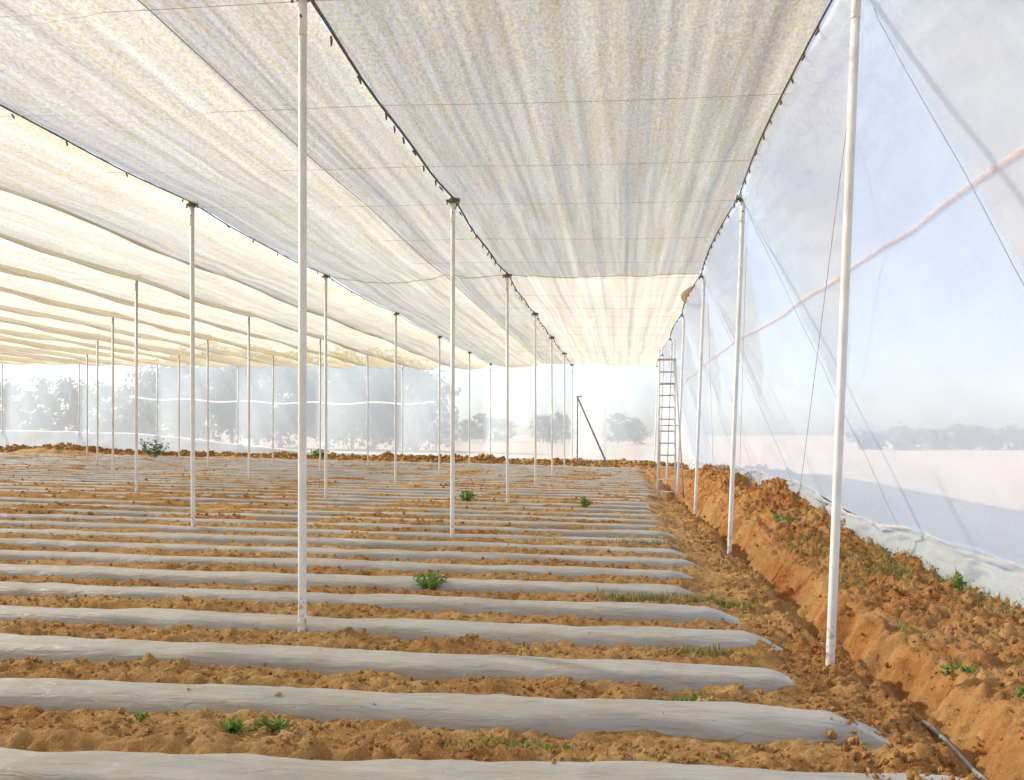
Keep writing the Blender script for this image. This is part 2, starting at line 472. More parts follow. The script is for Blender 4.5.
class MB:
    def __init__(s): s.v = []; s.f = []
    def tube(s, pts, r, n=8, caps=True):
        pts = [Vector(p) for p in pts]
        rs = r if isinstance(r, (list, tuple)) else [r] * len(pts)
        b0 = len(s.v); up = None
        for i, p in enumerate(pts):
            d = (pts[min(i + 1, len(pts) - 1)] - pts[max(i - 1, 0)]).normalized()
            if up is None:
                up = d.orthogonal().normalized()
            up = (up - d * up.dot(d)).normalized(); w = d.cross(up)
            for k in range(n):
                a = 2 * PI * k / n
                s.v.append(p + rs[i] * (math.cos(a) * up + math.sin(a) * w))
        for i in range(len(pts) - 1):
            for k in range(n):
                a = b0 + i * n + k; b = b0 + i * n + (k + 1) % n
                s.f.append((a, b, b + n, a + n))
        if caps:
            s.f.append(tuple(b0 + k for k in reversed(range(n))))
            s.f.append(tuple(b0 + (len(pts) - 1) * n + k for k in range(n)))
        return s
    def box(s, lo, hi):
        b = len(s.v)
        for x in (lo[0], hi[0]):
            for y in (lo[1], hi[1]):
                for z in (lo[2], hi[2]):
                    s.v.append(Vector((x, y, z)))
        for q in ((0, 1, 3, 2), (4, 6, 7, 5), (0, 4, 5, 1), (2, 3, 7, 6), (0, 2, 6, 4), (1, 5, 7, 3)):
            s.f.append(tuple(b + k for k in q))
        return s
    def quad(s, a, b, c, d):
        n = len(s.v); s.v += [Vector(a), Vector(b), Vector(c), Vector(d)]; s.f.append((n, n + 1, n + 2, n + 3)); return s
    def mesh(s, name, mat, sm=True):
        me = bpy.data.meshes.new(name)
        me.from_pydata([tuple(v) for v in s.v], [], s.f)
        me.materials.append(mat)
        me.polygons.foreach_set('use_smooth', [sm] * len(me.polygons))
        me.update()
        return me
    def build(s, name, mat, parent=None, loc=None, sm=True):
        return link(name, s.mesh(name, mat, sm), parent, loc)

ORD = ['zeroth', 'first', 'second', 'third', 'fourth', 'fifth', 'sixth', 'seventh', 'eighth', 'ninth', 'tenth', 'eleventh', 'twelfth',
       'thirteenth', 'fourteenth', 'fifteenth', 'sixteenth', 'seventeenth', 'eighteenth', 'nineteenth', 'twentieth']
def ordn(n):
    if n <= 20: return ORD[n]
    t = {2: ('twenty', 'twentieth'), 3: ('thirty', 'thirtieth'), 4: ('forty', 'fortieth')}[n // 10]
    return t[1] if n % 10 == 0 else t[0] + '-' + ORD[n % 10]

TH = R(7.27)
def project(X, Y, Z):
    z = -X * math.sin(TH) + Y * math.cos(TH); xc = X * math.cos(TH) + Y * math.sin(TH)
    if z < 0.1: return -1e5, -1e5
    return 512 + 870 * xc / z, 435 - 870 * (Z - CAM_H) / z

# ------------------------------------------------------------------ ground
def steps(*segs):
    a = []
    for lo, hi, st in segs:
        n = max(1, int(round((hi - lo) / st)))
        a += list(np.linspace(lo, hi, n, endpoint=False))
    a.append(segs[-1][1])
    return np.array(a)
xs = steps((-3000, -800, 550), (-800, -200, 100), (-200, -60, 14), (-60, -36, 2), (-36, -12, 0.16), (-12, -5, 0.065), (-5, 4.6, 0.028),
           (4.6, 8, 0.12), (8, 30, 1.5), (30, 120, 10), (120, 600, 80), (600, 3000, 600))
ys = steps((-400, -60, 60), (-60, -5, 6), (-5, 2.6, 0.4), (2.6, 6.5, 0.022), (6.5, 11, 0.034), (11, 20, 0.06), (20, 43.5, 0.115), (43.5, 50, 0.5),
           (50, 120, 6), (120, 500, 40), (500, 4500, 500))
GX, GY = np.meshgrid(xs, ys, indexing='ij')
GH = ground_h(GX, GY)
ground = link('ground', mesh_np('ground', np.stack([GX, GY, GH], -1), grid(len(xs), len(ys)), M_SOIL))
ground['kind'] = 'structure'

# ------------------------------------------------------------------ planting beds under film
for k in range(NBED):
    yc = BED0 + k * PITCH
    xl = max(-38.5, -(0.78 * yc + 4.0))
    xr = BED_END[k]
    near = yc < 12
    st = 0.05 if yc < 8 else (0.09 if yc < 14 else 0.22)
    x = np.append(np.arange(xl, xr - 0.5, st), np.linspace(xr - 0.5, xr, 14))
    dy = np.array([-.33, -.295, -.28, -.262, -.243, -.222, -.195, -.15, -.08, 0, .06, .12, .165, .20, .23, .26, .30])
    pz = np.array([-.09, -.03, .026, .054, .082, .101, .113, .122, .127, .130, .130, .126, .116, .098, .072, .020, -.09])
    X, D = np.meshgrid(x, dy, indexing='ij'); Z = np.broadcast_to(pz, X.shape).copy()
    fade = smooth(xr + 0.01, xr - 0.32, X)
    wave = fbm(X * 0.8, D * 0 + k * 3.3, 100 + k, 3)
    Zb = (Z * 0.66 + 0.004) * (0.04 + 0.96 * fade ** 0.6) + 0.012 * wave
    Zb += 0.024 * fbm(X * 2.2 + D * 5, D * 3.0 + k, 130 + k, 3) * smooth(0, .06, Z) + 0.012 * np.abs(fbm(X * 6 + D * 14, D * 6, 160 + k, 2)) * smooth(0, .05, Z)
    endr = smooth(xr, xr - 0.5, X)
    Dw = D * BED_W[k] * (0.72 + 0.28 * endr) + 0.045 * fbm(X * 1.3, X * 0 + k, 190 + k, 3)
    Yv = bed_y(k, X) + BED_OFF[k] + Dw
    V = np.stack([X, Yv, tilt(X) + Zb - 0.02 * (1 - fade)], -1)
    me = mesh_np('mulched_bed', V, grid(len(x), len(dy)), M_FILM)
    o = link('mulched_bed', me)
    where = {0: 'nearest of all the beds to the camera'}.get(k, ordn(k + 1) + ' bed counted away from the camera')
    tag(o, 'planting bed under silver-grey plastic film, ' + where, 'planting bed', 'film-covered planting beds in parallel rows')

# ------------------------------------------------------------------ loose clods (too many to count)
def clods(name, pts, sizes, mat, label, cat):
    t = (1 + 5 ** 0.5) / 2
    ico = np.array([(-1, t, 0), (1, t, 0), (-1, -t, 0), (1, -t, 0), (0, -1, t), (0, 1, t), (0, -1, -t), (0, 1, -t), (t, 0, -1), (t, 0, 1), (-t, 0, -1), (-t, 0, 1)], float)
    ico /= np.linalg.norm(ico[0])
    f = np.array([(0, 11, 5), (0, 5, 1), (0, 1, 7), (0, 7, 10), (0, 10, 11), (1, 5, 9), (5, 11, 4), (11, 10, 2), (10, 7, 6), (7, 1, 8), (3, 9, 4), (3, 4, 2), (3, 2, 6), (3, 6, 8), (3, 8, 9), (4, 9, 5), (2, 4, 11), (6, 2, 10), (8, 6, 7), (9, 8, 1)])
    rg = np.random.default_rng(5)
    n = len(pts)
    jit = 1 + 0.55 * (rg.random((n, 12, 1)) - 0.5)
    sc = sizes[:, None, None] * (0.7 + 0.6 * rg.random((n, 1, 3)))
    a = rg.random(n) * 2 * PI; b = rg.random(n) * PI
    ca, sa, cb, sb = np.cos(a), np.sin(a), np.cos(b), np.sin(b)
    Rm = np.zeros((n, 3, 3))
    Rm[:, 0, 0] = ca; Rm[:, 0, 1] = -sa * cb; Rm[:, 0, 2] = sa * sb
    Rm[:, 1, 0] = sa; Rm[:, 1, 1] = ca * cb; Rm[:, 1, 2] = -ca * sb
    Rm[:, 2, 1] = sb; Rm[:, 2, 2] = cb
    V = np.einsum('nij,nkj->nki', Rm, ico[None] * jit * sc) + pts[:, None, :]
    F = (f[None] + (np.arange(n) * 12)[:, None, None]).reshape(-1, 3)
    o = link(name, mesh_np(name, V, F, mat, False))
    return tag(o, label, cat, kind='stuff')

rg = np.random.default_rng(11)
def furrow_pts(n, ylo, yhi, bias=1.6):
    u = rg.random(n); y = ylo + (yhi - ylo) * u ** bias
    x = -(0.72 * y + 1.5) + (1.7 + 0.72 * y + 1.5) * rg.random(n)
    kf = (y - SKEW * x - BED0) / PITCH; kk = np.round(kf)
    d = (kf - kk) * PITCH
    be = np.array(BED_END)[np.clip(kk, 0, NBED - 1).astype(int)]
    keep = (np.abs(d) > 0.265 + 0.05 * rg.random(n)) | (x > be + 0.02) | (rg.random(n) < 0.006)
    x, y = x[keep], y[keep]
    return x, y
x1, y1 = furrow_pts(52000, 2.8, 14)
s1 = 0.003 + 0.017 * rg.random(len(x1)) ** 5
x2, y2 = furrow_pts(7000, 13, 41, 1.2)
s2 = 0.012 + 0.026 * rg.random(len(x2)) ** 3
n3 = 20000
y3 = 3 + 26 * rg.random(n3) ** 1.7; x3 = 1.1 + 3.2 * rg.random(n3)
s3 = (0.003 + 0.024 * rg.random(n3) ** 7 + 0.0006 * y3) * np.where((x3 > trench_x(y3) - 0.1) & (x3 < trench_x(y3) + 0.8) & (rg.random(n3) < 0.85), 0.35, 1.0)
x4 = -38 + 41 * rg.random(2600); y4 = Y_BACK - 0.45 + 0.45 * rg.standard_normal(2600) * 0.6; s4 = 0.03 + 0.09 * rg.random(2600) ** 2
xa = np.concatenate([x1, x2, x3, x4]); ya = np.concatenate([y1, y2, y3, y4]); sa_ = np.concatenate([s1, s2, s3, s4])
on = ya < Y_BACK - 0.05
xa, ya, sa_ = xa[on], ya[on], sa_[on]
kf = (ya - SKEW * xa - BED0) / PITCH; kk = np.round(kf); dd = (kf - kk) * PITCH
be = np.array(BED_END)[np.clip(kk, 0, NBED - 1).astype(int)]
za = ground_h(xa, ya) + sa_ * 0.25 + np.where((np.abs(dd) < 0.25) & (xa < be - .1) & (ya < 41), 0.035, 0)
clods('soil_clods', np.stack([xa, ya, za], -1), sa_, M_SOIL, 'loose crumbled orange soil clods between the beds and on the bank', 'soil')

# dry straw and thin grass mixed into the soil
def blades(name, P, hgt, lean, mat, width=0.004, seed=1):
    r = np.random.default_rng(seed)
    n = len(P); a = r.random(n) * 2 * PI
    h = hgt * (0.5 + r.random(n)); l = lean * (0.3 + r.random(n)) * h
    dx, dy_ = np.cos(a), np.sin(a); w = width * (0.6 + 0.8 * r.random(n))
    wx, wy = -dy_ * w, dx * w
    def pt(f, up, s): return np.stack([P[:, 0] + dx * l * f + wx * s, P[:, 1] + dy_ * l * f + wy * s, P[:, 2] + h * up], -1)
    V = np.stack([pt(0, -0.05, -1), pt(0, -0.05, 1), pt(.35, .6, .8), pt(.35, .6, -.8), pt(1, 1, .1), pt(1, 1, -.1)], 1)
    F = np.array([(0, 1, 2, 3), (3, 2, 4, 5)])[None] + (np.arange(n) * 6)[:, None, None]
    return mesh_np(name, V, F.reshape(-1, 4), mat)
xs_, ys_ = furrow_pts(9000, 2.9, 13, 1.3)
xb = 2.1 + 2.0 * rg.random(1800); yb = 4 + 15 * rg.random(1800) ** 1.4
xs_ = np.concatenate([xs_, xb]); ys_ = np.concatenate([ys_, yb])
patch = vnoise(xs_ * 1.1, ys_ * 1.1, 77) > -0.02
xs_, ys_ = xs_[patch], ys_[patch]
o = link('dry_straw', blades('dry_straw', np.stack([xs_, ys_, ground_h(xs_, ys_) + 0.004], -1), 0.025, 1.6, M_STRAW, 0.0022))
tag(o, 'dry straw bits scattered over the furrow soil', 'straw', kind='stuff')
n = 6500
xg = 2.3 + 1.6 * rg.random(n); yg = 6.5 + 9 * rg.random(n)
kp = vnoise(xg * 1.3, yg * 0.9, 78) > 0.06
xg, yg = xg[kp], yg[kp]
o = link('bank_grass', blades('bank_grass', np.stack([xg, yg, ground_h(xg, yg)], -1), 0.055, 0.9, M_GRASS, 0.004, 4))
tag(o, 'sparse yellowish grass growing on the soil bank below the side net', 'grass', kind='stuff')

xq, yq = furrow_pts(7000, 2.9, 16, 1.3)
kp = (vnoise(xq * 0.8, yq * 1.4, 87) > 0.12)
xq, yq = xq[kp], yq[kp]
o = link('furrow_grass', blades('furrow_grass', np.stack([xq, yq, ground_h(xq, yq)], -1), 0.022, 0.9, M_GRASS, 0.0028, 14))
tag(o, 'thin green shoots sprinkled through the soil strips between beds', 'grass', kind='stuff')

# ------------------------------------------------------------------ posts
def top_z(x):
    return float(tilt(x)) + POST_H
pole_me = MB().tube([(0, 0, -0.4), (0, 0, 0), (0, 0, 4.72)], 0.032, 14).mesh('pole', M_POST)
sleeve_me = MB().tube([(0, 0, 4.66), (0, 0, 4.67), (0, 0, 4.96)], [0.033, 0.035, 0.035], 14).mesh('sleeve', M_POST)
clamp_mb = MB().tube([(0, 0, 4.95), (0, 0, 5.02)], 0.062, 10)
clamp_mb.box((-0.10, -0.035, 4.975), (0.10, 0.035, 5.005))
clamp_mb.tube([(-0.085, 0, 4.93), (-0.085, 0, 5.04)], 0.012, 6).tube([(0.085, 0, 4.93), (0.085, 0, 5.04)], 0.012, 6)
clamp_me = clamp_mb.mesh('top_clamp', M_ROPE)
bolt_me = MB().tube([(0, -0.058, 4.80), (0, 0.058, 4.80)], 0.009, 6).mesh('bolt', M_DARK)
rp = random.Random(21)
def post(x, y, label, leanx=0.0, leany=0.0):
    e = empty('support_post', (x, y, float(tilt(x)) - (0.03 if x > 0 else 0)))
    e.rotation_euler = (leany, leanx, rp.random() * 6)
    # keep the lean in world axes
    e.rotation_mode = 'XYZ'
    e.rotation_euler = (leany, leanx, 0)
    link('pole', pole_me, e); link('sleeve', sleeve_me, e); link('top_clamp', clamp_me, e); link('bolt', bolt_me, e)
    tag(e, label, 'post', 'slim white steel posts in rows under the shade net')
    return e
row_txt = ['the row under the dark clipped rope'] + [ordn(j + 1) + ' row left of the trench' for j in range(1, 8)]
for j, X in enumerate(ROWS):
    cnt = 0
    for i in range(NY):
        y = Y0 + DY * i
        x = X + 0.05 * (rp.random() - 0.5)
        u, v = project(x, y, 2.0)
        if u < -6: continue
        cnt += 1
        post(x, y, 'slim white post, ' + ordn(cnt) + ' from the camera in ' + row_txt[j], 0.006 * (rp.random() - 0.5), 0.006 * (rp.random() - 0.5))
for i in range(NY):
    post(RX_B + 0.02 * (rp.random() - .5), Y0 + DY * i, 'outward-leaning white post, ' + ordn(i + 1) + ' from the camera beside the trench',
         math.asin((RX_T - RX_B) / POST_H))

# ------------------------------------------------------------------ roof ropes with clips, wires
Y_NEAR = -11.4
def rope_z(x, y, sag=0.07):
    t = ((y - Y0) / DY) % 1.0
    return top_z(x) + 0.012 - sag * 4 * t * (1 - t)
clip_me = MB().tube([(0, -0.025, 0.02), (0.004, 0, -0.015), (0, 0.02, -0.045)], [0.010, 0.013, 0.007], 6).mesh('clip', M_DARK)
clip_s = MB().tube([(0, -0.02, 0.01), (0.003, 0, -0.012), (0, 0.018, -0.03)], [0.009, 0.012, 0.007], 6).mesh('clip', M_DARK)
rcl = random.Random(9)
for j, X in enumerate(ROWS):
    yy = np.arange(0.5, Y_BACK + 0.1, 0.5)
    e = empty('roof_rope', (X, 0, top_z(X)))
    pts = [(0.012 * math.sin(y * 2.1 + j), y, rope_z(X, y) - top_z(X)) for y in yy]
    MB().tube(pts, 0.014 if j == 0 else 0.010, 6).build('rope', M_ROPE if j else M_DARK, e)
    if j < 3:
        y = 6.2
        while y < (34 if j == 0 else 22):
            c = link('clip', clip_me if j == 0 else clip_s, e, (rcl.uniform(-.03, -.005), y, rope_z(X, y) - top_z(X) - 0.02))
            c.rotation_euler = (rcl.uniform(-.4, .4), rcl.uniform(-.5, .5), rcl.uniform(-.6, .6))
            y += rcl.uniform(0.32, 0.95) if j == 0 else rcl.uniform(0.8, 1.6)
    txt = ['thick dark roof rope with many clips running over the post row right of centre'] + \
          ['dark roof rope over the ' + ordn(q + 1) + ' post row left of the right-edge posts' for q in range(1, 8)]
    tag(e, txt[j], 'rope', 'roof ropes along the post rows')
# right edge rope of the roof
e = empty('roof_edge_rope', (RX_T, 0, top_z(RX_B)))
def edge_x(y):
    t = ((y - Y0) / DY) % 1.0
    return -0.06 - 0.10 * math.sin(PI * t)
MB().tube([(edge_x(y), y, rope_z(RX_B, y) - top_z(RX_B)) for y in np.arange(0.5, Y_BACK + .1, 0.4)], 0.010, 6).build('rope', M_ROPE, e)
y = 6.0
while y < 30:
    c = link('clip', clip_me, e, (edge_x(y) + 0.01, y, rope_z(RX_B, y) - top_z(RX_B) - 0.01))
    c.rotation_euler = (rcl.uniform(-.4, .4), rcl.uniform(-.5, .5), rcl.uniform(-.6, .6))
    y += rcl.uniform(0.4, 0.75)
tag(e, 'thin rope with dark clips along the right border of the roof net', 'rope')

# mid-bay longitudinal wires
MID = {0: -3.78, 1: -8.75, 2: -13.1, 3: -17.4, 4: -21.8, 5: -26.2, 6: -30.6}
for j, xm in MID.items():
    pts = [(xm + 0.01 * math.sin(y), y, rope_z(xm, y, 0.03) - 0.06) for y in np.arange(2, Y_BACK, 0.75)]
    o = MB().tube(pts, 0.006, 5).build('roof_wire', M_WIRE)
    tag(o, 'thin lengthwise roof wire between the ' + ordn(j + 1) + ' and ' + ordn(j + 2) + ' post rows left of the trench', 'wire', 'lengthwise roof wires')
# cross wires every two metres
for q, y in enumerate(np.arange(Y0, Y_BACK + .1, 2.0)):
    xs2 = list(np.linspace(max(-32, -(0.75 * y + 6)), RX_T, 160))
    pts = [(x, y, rope_z(x, y) - 0.075 - 0.02 * abs(math.sin((x - RX_T) * PI / 4.1))) for x in xs2]
    # carry on past the net border to the bowed outer wire
    t = ((y - Y0) / DY) % 1.0
    bow = 0.75 * math.sin(PI * t)
    if bow > 0.05:
        pts.append((RX_T + bow, y, rope_z(RX_B, y) - 0.05))
    o = MB().tube(pts, 0.0024, 4).build('cross_wire', M_WIRE)
    tag(o, 'thin wire stretched across under the roof net, ' + ordn(q + 1) + ' cross wire from the camera', 'wire', 'cross wires under the roof')
for i in range(-1, 4):
    pts = []
    for t in np.linspace(0, 1, 13):
        y = Y0 + DY * (i + t)
        pts.append((RX_T + 0.75 * math.sin(PI * t), y, rope_z(RX_B, y) - 0.05))
    if i < 0: pts = pts[8:]
    o = MB().tube(pts, 0.004, 5).build('outer_wire', M_WIRE)
    tag(o, 'outer roof wire bowing out past the net border ' + ('just before the nearest right-edge post' if i < 0 else 'between the ' + ordn(i + 1) + ' and ' + ordn(i + 2) + ' right-edge posts'), 'wire', 'outer roof wires')

# ------------------------------------------------------------------ roof nets
def roof_net(x0, x1, ya, yb, mat, label, seed, sag=(0.20,), splits=(), nu=90, stv=0.3, fold=0.02, lift=0.0):
    u = np.linspace(0, 1, nu); v = np.arange(ya, yb + 1e-6, stv); v[-1] = yb
    U, Vv = np.meshgrid(u, v, indexing='ij')
    X = x0 + (x1 - x0) * U
    edges = [0] + list(splits) + [1]
    sg = np.zeros_like(U)
    for a, b, s in zip(edges[:-1], edges[1:], sag):
        t = np.clip((U - a) / (b - a), 0, 1)
        inside = (U >= a) & (U <= b)
        lob = (4 * t * (1 - t)) ** 0.8
        sg = np.where(inside, s * lob, sg)
    wy = Vv * 0.05
    drift = X + 0.12 * fbm(X * 0.3, Vv * 0.12, seed + 3, 2)
    fd = fold * 0.62 * (1.8 * vnoise(drift * 2.2, wy, seed) + 1.1 * vnoise(drift * 6.0, wy * 1.4, seed + 1) + 0.45 * vnoise(drift * 15, wy * 2, seed + 2))
    pin = np.minimum(1, np.minimum(U, 1 - U) * 14)
    tt = ((Vv - Y0) / DY) % 1.0
    tc = ((Vv - Y0) / 2.0) % 1.0
    Z = tilt(X) + POST_H + 0.02 + lift - 0.07 * 4 * tt * (1 - tt) - sg * (0.95 + 0.05 * np.cos(2 * PI * tc)) + fd * pin * 1.4 + 0.05 * fbm(X * 0.5, Vv * 0.25, seed + 7, 2) * pin
    # scalloped borders between the clips
    sc = 0.028 * np.abs(np.sin(Vv * 5.6 + 0.6 * np.sin(Vv * 1.7 + seed)))
    X = X + sc * np.exp(-U * 40) - sc * np.exp(-(1 - U) * 40)
    V = np.stack([X, Vv, Z], -1)
    o = link('shade_net', mesh_np('shade_net', V, grid(len(u), len(v)), mat))
    tag(o, label, 'shade net', 'shade net panels of the roof')
    return o
YS = Y0 + DY * 2 + 0.1
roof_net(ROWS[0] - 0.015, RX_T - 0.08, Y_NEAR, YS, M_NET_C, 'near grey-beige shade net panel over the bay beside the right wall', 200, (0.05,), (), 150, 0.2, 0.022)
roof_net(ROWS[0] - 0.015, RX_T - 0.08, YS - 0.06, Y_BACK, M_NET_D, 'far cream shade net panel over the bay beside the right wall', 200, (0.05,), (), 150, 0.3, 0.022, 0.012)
roof_net(ROWS[1] + 0.0, ROWS[0] + 0.0, Y_NEAR, YS, M_NET_A, 'near shade net panel over the bay left of the thick dark rope', 220, (0.20, 0.06), (0.66,), 150, 0.2, 0.022)
roof_net(ROWS[1] + 0.0, ROWS[0] + 0.0, YS - 0.06, Y_BACK, M_NET_A, 'far shade net panel over the bay left of the thick dark rope', 220, (0.20, 0.06), (0.66,), 150, 0.3, 0.022, 0.012)
for j in range(1, 7):
    roof_net(ROWS[j + 1] + 0.0, ROWS[j] - 0.0, Y_NEAR if j < 4 else 8, Y_BACK, M_NET_B if j % 2 else M_NET_A,
             'sagging cream shade net panel between the ' + ordn(j + 1) + ' and ' + ordn(j + 2) + ' post rows from the right', 240 + 10 * j,
             (0.36, 0.34), (0.5,), 70, 0.35, 0.022)
roof_net(-39.5, ROWS[7] - 0.02, 12, Y_BACK, M_NET_B, 'leftmost cream shade net panel beyond the last post row', 330, (0.26, 0.2), (0.5,), 40, 0.5, 0.022)

# a stiff tan fold of net hanging at the right roof border
pts = []
nu, nv = 14, 8
V = []
for a in np.linspace(0, 1, nu):
    for b in np.linspace(0, 1, nv):
        ang = 2.6 * b + 0.5
        V.append((RX_T - 0.12 - 0.16 * math.sin(PI * a) - 0.05 * math.cos(ang), 19.6 + 2.4 * a, top_z(RX_B) - 0.03 - 0.16 * math.sin(PI * a) * b - 0.06 * math.sin(ang)))
o = link('net_fold', mesh_np('net_fold', np.array(V), grid(nu, nv), M_TAN))
tag(o, 'small tan fold of net curling down at the right roof border', 'net fold')

# ------------------------------------------------------------------ side net on the right: hangs over the guy wires, sagging between them
def net_top(y):
    t = ((y - Y0) / DY) % 1.0
    return RX_T - 0.05 - 0.10 * np.sin(PI * t), POST_H + 0.0 + float(tilt(RX_B)) - 0.07 * 4 * t * (1 - t)
def side_pos(y, v):
    """v = 0 at the roof border, 1 at the hem near the ground"""
    xt, zt = net_top(y)
    xf = net_foot_x(y); zf = tilt(xf) + bank_h(y) * 0.75 + 0.33
    t = ((y - Y0) / DY) % 1.0
    vc = np.clip(v, 0, 1)
    bil = -(np.sin(PI * t) ** 0.75) * (0.26 * np.sin(PI * vc ** 0.6))
    wr = 0.05 * fbm(y * 0.55 + v * 3.0, v * 2.2, 400, 3) + 0.018 * vnoise(y * 2.0 + v * 6, v * 5, 410)
    nx, nz = 0.85, 0.52
    x = xt + (xf - xt) * v + nx * (-bil + wr) * np.sin(PI * np.clip(v, 0, 1)) ** 0.5
    z = zt + (zf - zt) * v + nz * (-bil + wr) * np.sin(PI * np.clip(v, 0, 1)) ** 0.5
    return x, z
yv = np.arange(-9, Y_BACK + 0.01, 0.15); yv[-1] = Y_BACK
vv = np.linspace(0, 1, 44)
YY, VV = np.meshgrid(yv, vv, indexing='ij')
XX, ZZ = side_pos(YY, VV)
e = empty('side_net', (3.2, 12, 0))
def rel(V, e): return np.asarray(V) - np.array(e.location)
link('net_sheet', mesh_np('net_sheet', rel(np.stack([XX, YY, ZZ], -1), e), grid(len(yv), len(vv)), M_INS), e)
# sewn seam at mid height
def ribbon(v0, w, mat, name, parent, y0=-6, y1=Y_BACK, off=0.012, n=260, jag=0.0):
    y = np.linspace(y0, y1, n)
    a = v0 + jag * vnoise(y * 1.1, y * 0, 433)
    V = []
    for s in (0, 0.5, 1):
        vq = a + w * s
        x, z = side_pos(y, vq)
        V.append(np.stack([x - off * (1 + 0.8 * math.sin(PI * s)), y, z], -1))
    V = np.stack(V, 1)
    return link(name, mesh_np(name, rel(V, parent), grid(n, 3), mat), parent)
ribbon(0.335, 0.009, M_PINK, 'seam', e, jag=0.005)
for i in range(0, 6):
    tt = np.linspace(0.0, 1.0, 40); ww = np.linspace(0, 1, 22)
    TT, WW = np.meshgrid(tt, ww, indexing='ij')
    Yq = Y0 + DY * (i - 1 + np.clip(TT, 0.002, 0.998)); Vq = WW * (0.04 + 0.60 * TT ** 1.4)
    Xq, Zq = side_pos(Yq, Vq)
    link('overlap_panel', mesh_np('overlap_panel', rel(np.stack([Xq + 0.03, Yq, Zq + 0.012], -1), e), grid(40, 22), M_INS), e)
tag(e, 'sloping white insect net forming the right wall outside the leaning posts', 'insect net')

# polythene skirt under the hem with its pink hem tape
e = empty('net_skirt', (3.8, 10, 0))
ys2 = np.arange(3, Y_BACK + .01, 0.07); w = np.linspace(0, 1, 12)
YY, WW = np.meshgrid(ys2, w, indexing='ij')
hx, hz = side_pos(YY, np.ones_like(YY))
hz = hz + 0.10 * fbm(YY * 0.5, WW * 0, 440, 2)
fx = hx - 0.15 + 0.14 * fbm(YY * 0.6, WW * 0, 444, 2)
fz = ground_h(fx[:, -1], ys2)[:, None] + 0.0 * WW - 0.03
X = hx + (fx - hx) * WW + (0.10 * np.sin(PI * WW)) * (0.6 + fbm(YY * 1.1, WW * 2.5, 446, 2)) + 0.10 * fbm(YY * 2.2 - WW * 1.5, WW * 6, 448, 2)
Z = hz + (fz - hz) * WW ** 1.15 + 0.07 * fbm(YY * 1.4 + WW * 2, WW * 6, 449, 2) * np.sin(PI * WW)
link('polythene_sheet', mesh_np('polythene_sheet', rel(np.stack([X, YY, Z], -1), e), grid(len(ys2), len(w)), M_POLY), e)
y = ys2
a = np.stack([X[:, 0] - 0.012, y, Z[:, 0] + 0.022], -1); b = np.stack([X[:, 0] - 0.022, y, Z[:, 0]], -1); c_ = np.stack([X[:, 1] * .25 + X[:, 0] * .75 - 0.014, y, Z[:, 0] - 0.02], -1)
link('hem_tape', mesh_np('hem_tape', rel(np.stack([a, b, c_], 1), e), grid(len(y), 3), M_PINK), e)
tag(e, 'wrinkled white polythene skirt with pink hem at the foot of the right wall', 'polythene skirt')

# guy wires of the right-edge posts
for i in range(0, 5):
    y = Y0 + DY * i
    x, z = side_pos(np.array([y + 1e-4] * 14), np.linspace(0, 1, 14))
    pts = [(float(a) - 0.012, y, float(b)) for a, b in zip(x, z)]
    pts[0] = (RX_T + 0.02, y, top_z(RX_B) - 0.03)
    xf = float(net_foot_x(y)) + 0.1
    pts.append((xf, y, gz(xf, y) - 0.1))
    o = MB().tube(pts, 0.003, 5).build('guy_wire', M_WIRE)
    tag(o, 'guy wire holding up the side net, down from the ' + ordn(i + 1) + ' right-edge post', 'wire', 'guy wires of the right wall')
for i in range(0, 3):
    y = Y0 + DY * i
    ye = y + 10.6
    xf = float(net_foot_x(ye)) - 0.25
    o = MB().tube([(RX_T + 0.06, y + 0.03, top_z(RX_B) - 0.02), (xf, ye, gz(xf, ye) - 0.05)], 0.004, 5).build('brace_wire', M_WIRE)
    tag(o, 'long slanting brace wire starting at the top of the ' + ordn(i + 1) + ' right-edge post', 'wire', 'brace wires of the right wall')

# ------------------------------------------------------------------ back net
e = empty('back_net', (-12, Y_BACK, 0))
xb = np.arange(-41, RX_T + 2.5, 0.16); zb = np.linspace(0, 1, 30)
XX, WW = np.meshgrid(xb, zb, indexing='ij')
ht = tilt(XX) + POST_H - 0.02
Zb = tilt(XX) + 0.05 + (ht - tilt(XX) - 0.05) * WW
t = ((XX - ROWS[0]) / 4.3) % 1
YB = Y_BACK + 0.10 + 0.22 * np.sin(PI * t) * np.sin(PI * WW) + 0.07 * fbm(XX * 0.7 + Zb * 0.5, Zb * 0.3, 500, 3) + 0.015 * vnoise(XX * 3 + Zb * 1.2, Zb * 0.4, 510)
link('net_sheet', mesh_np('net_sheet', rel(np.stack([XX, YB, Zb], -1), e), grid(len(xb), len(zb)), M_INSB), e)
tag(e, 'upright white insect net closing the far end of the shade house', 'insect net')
pts = [(x, Y_BACK + 0.02, float(tilt(x)) + 3.02 - 0.10 * math.sin((x + 24) / 14 * PI) + 0.05 * math.sin(x * 1.9)) for x in np.arange(-25.5, -9.2, 0.3)]
V = np.array([[(p[0], p[1] - 0.03, p[2] - 0.04), (p[0], p[1] - 0.04, p[2]), (p[0], p[1] - 0.03, p[2] + 0.04)] for p in pts])
o = link('white_strap', mesh_np('white_strap', V, grid(len(pts), 3), M_TAPE))
tag(o, 'pale horizontal strap across the left half of the far net', 'strap')
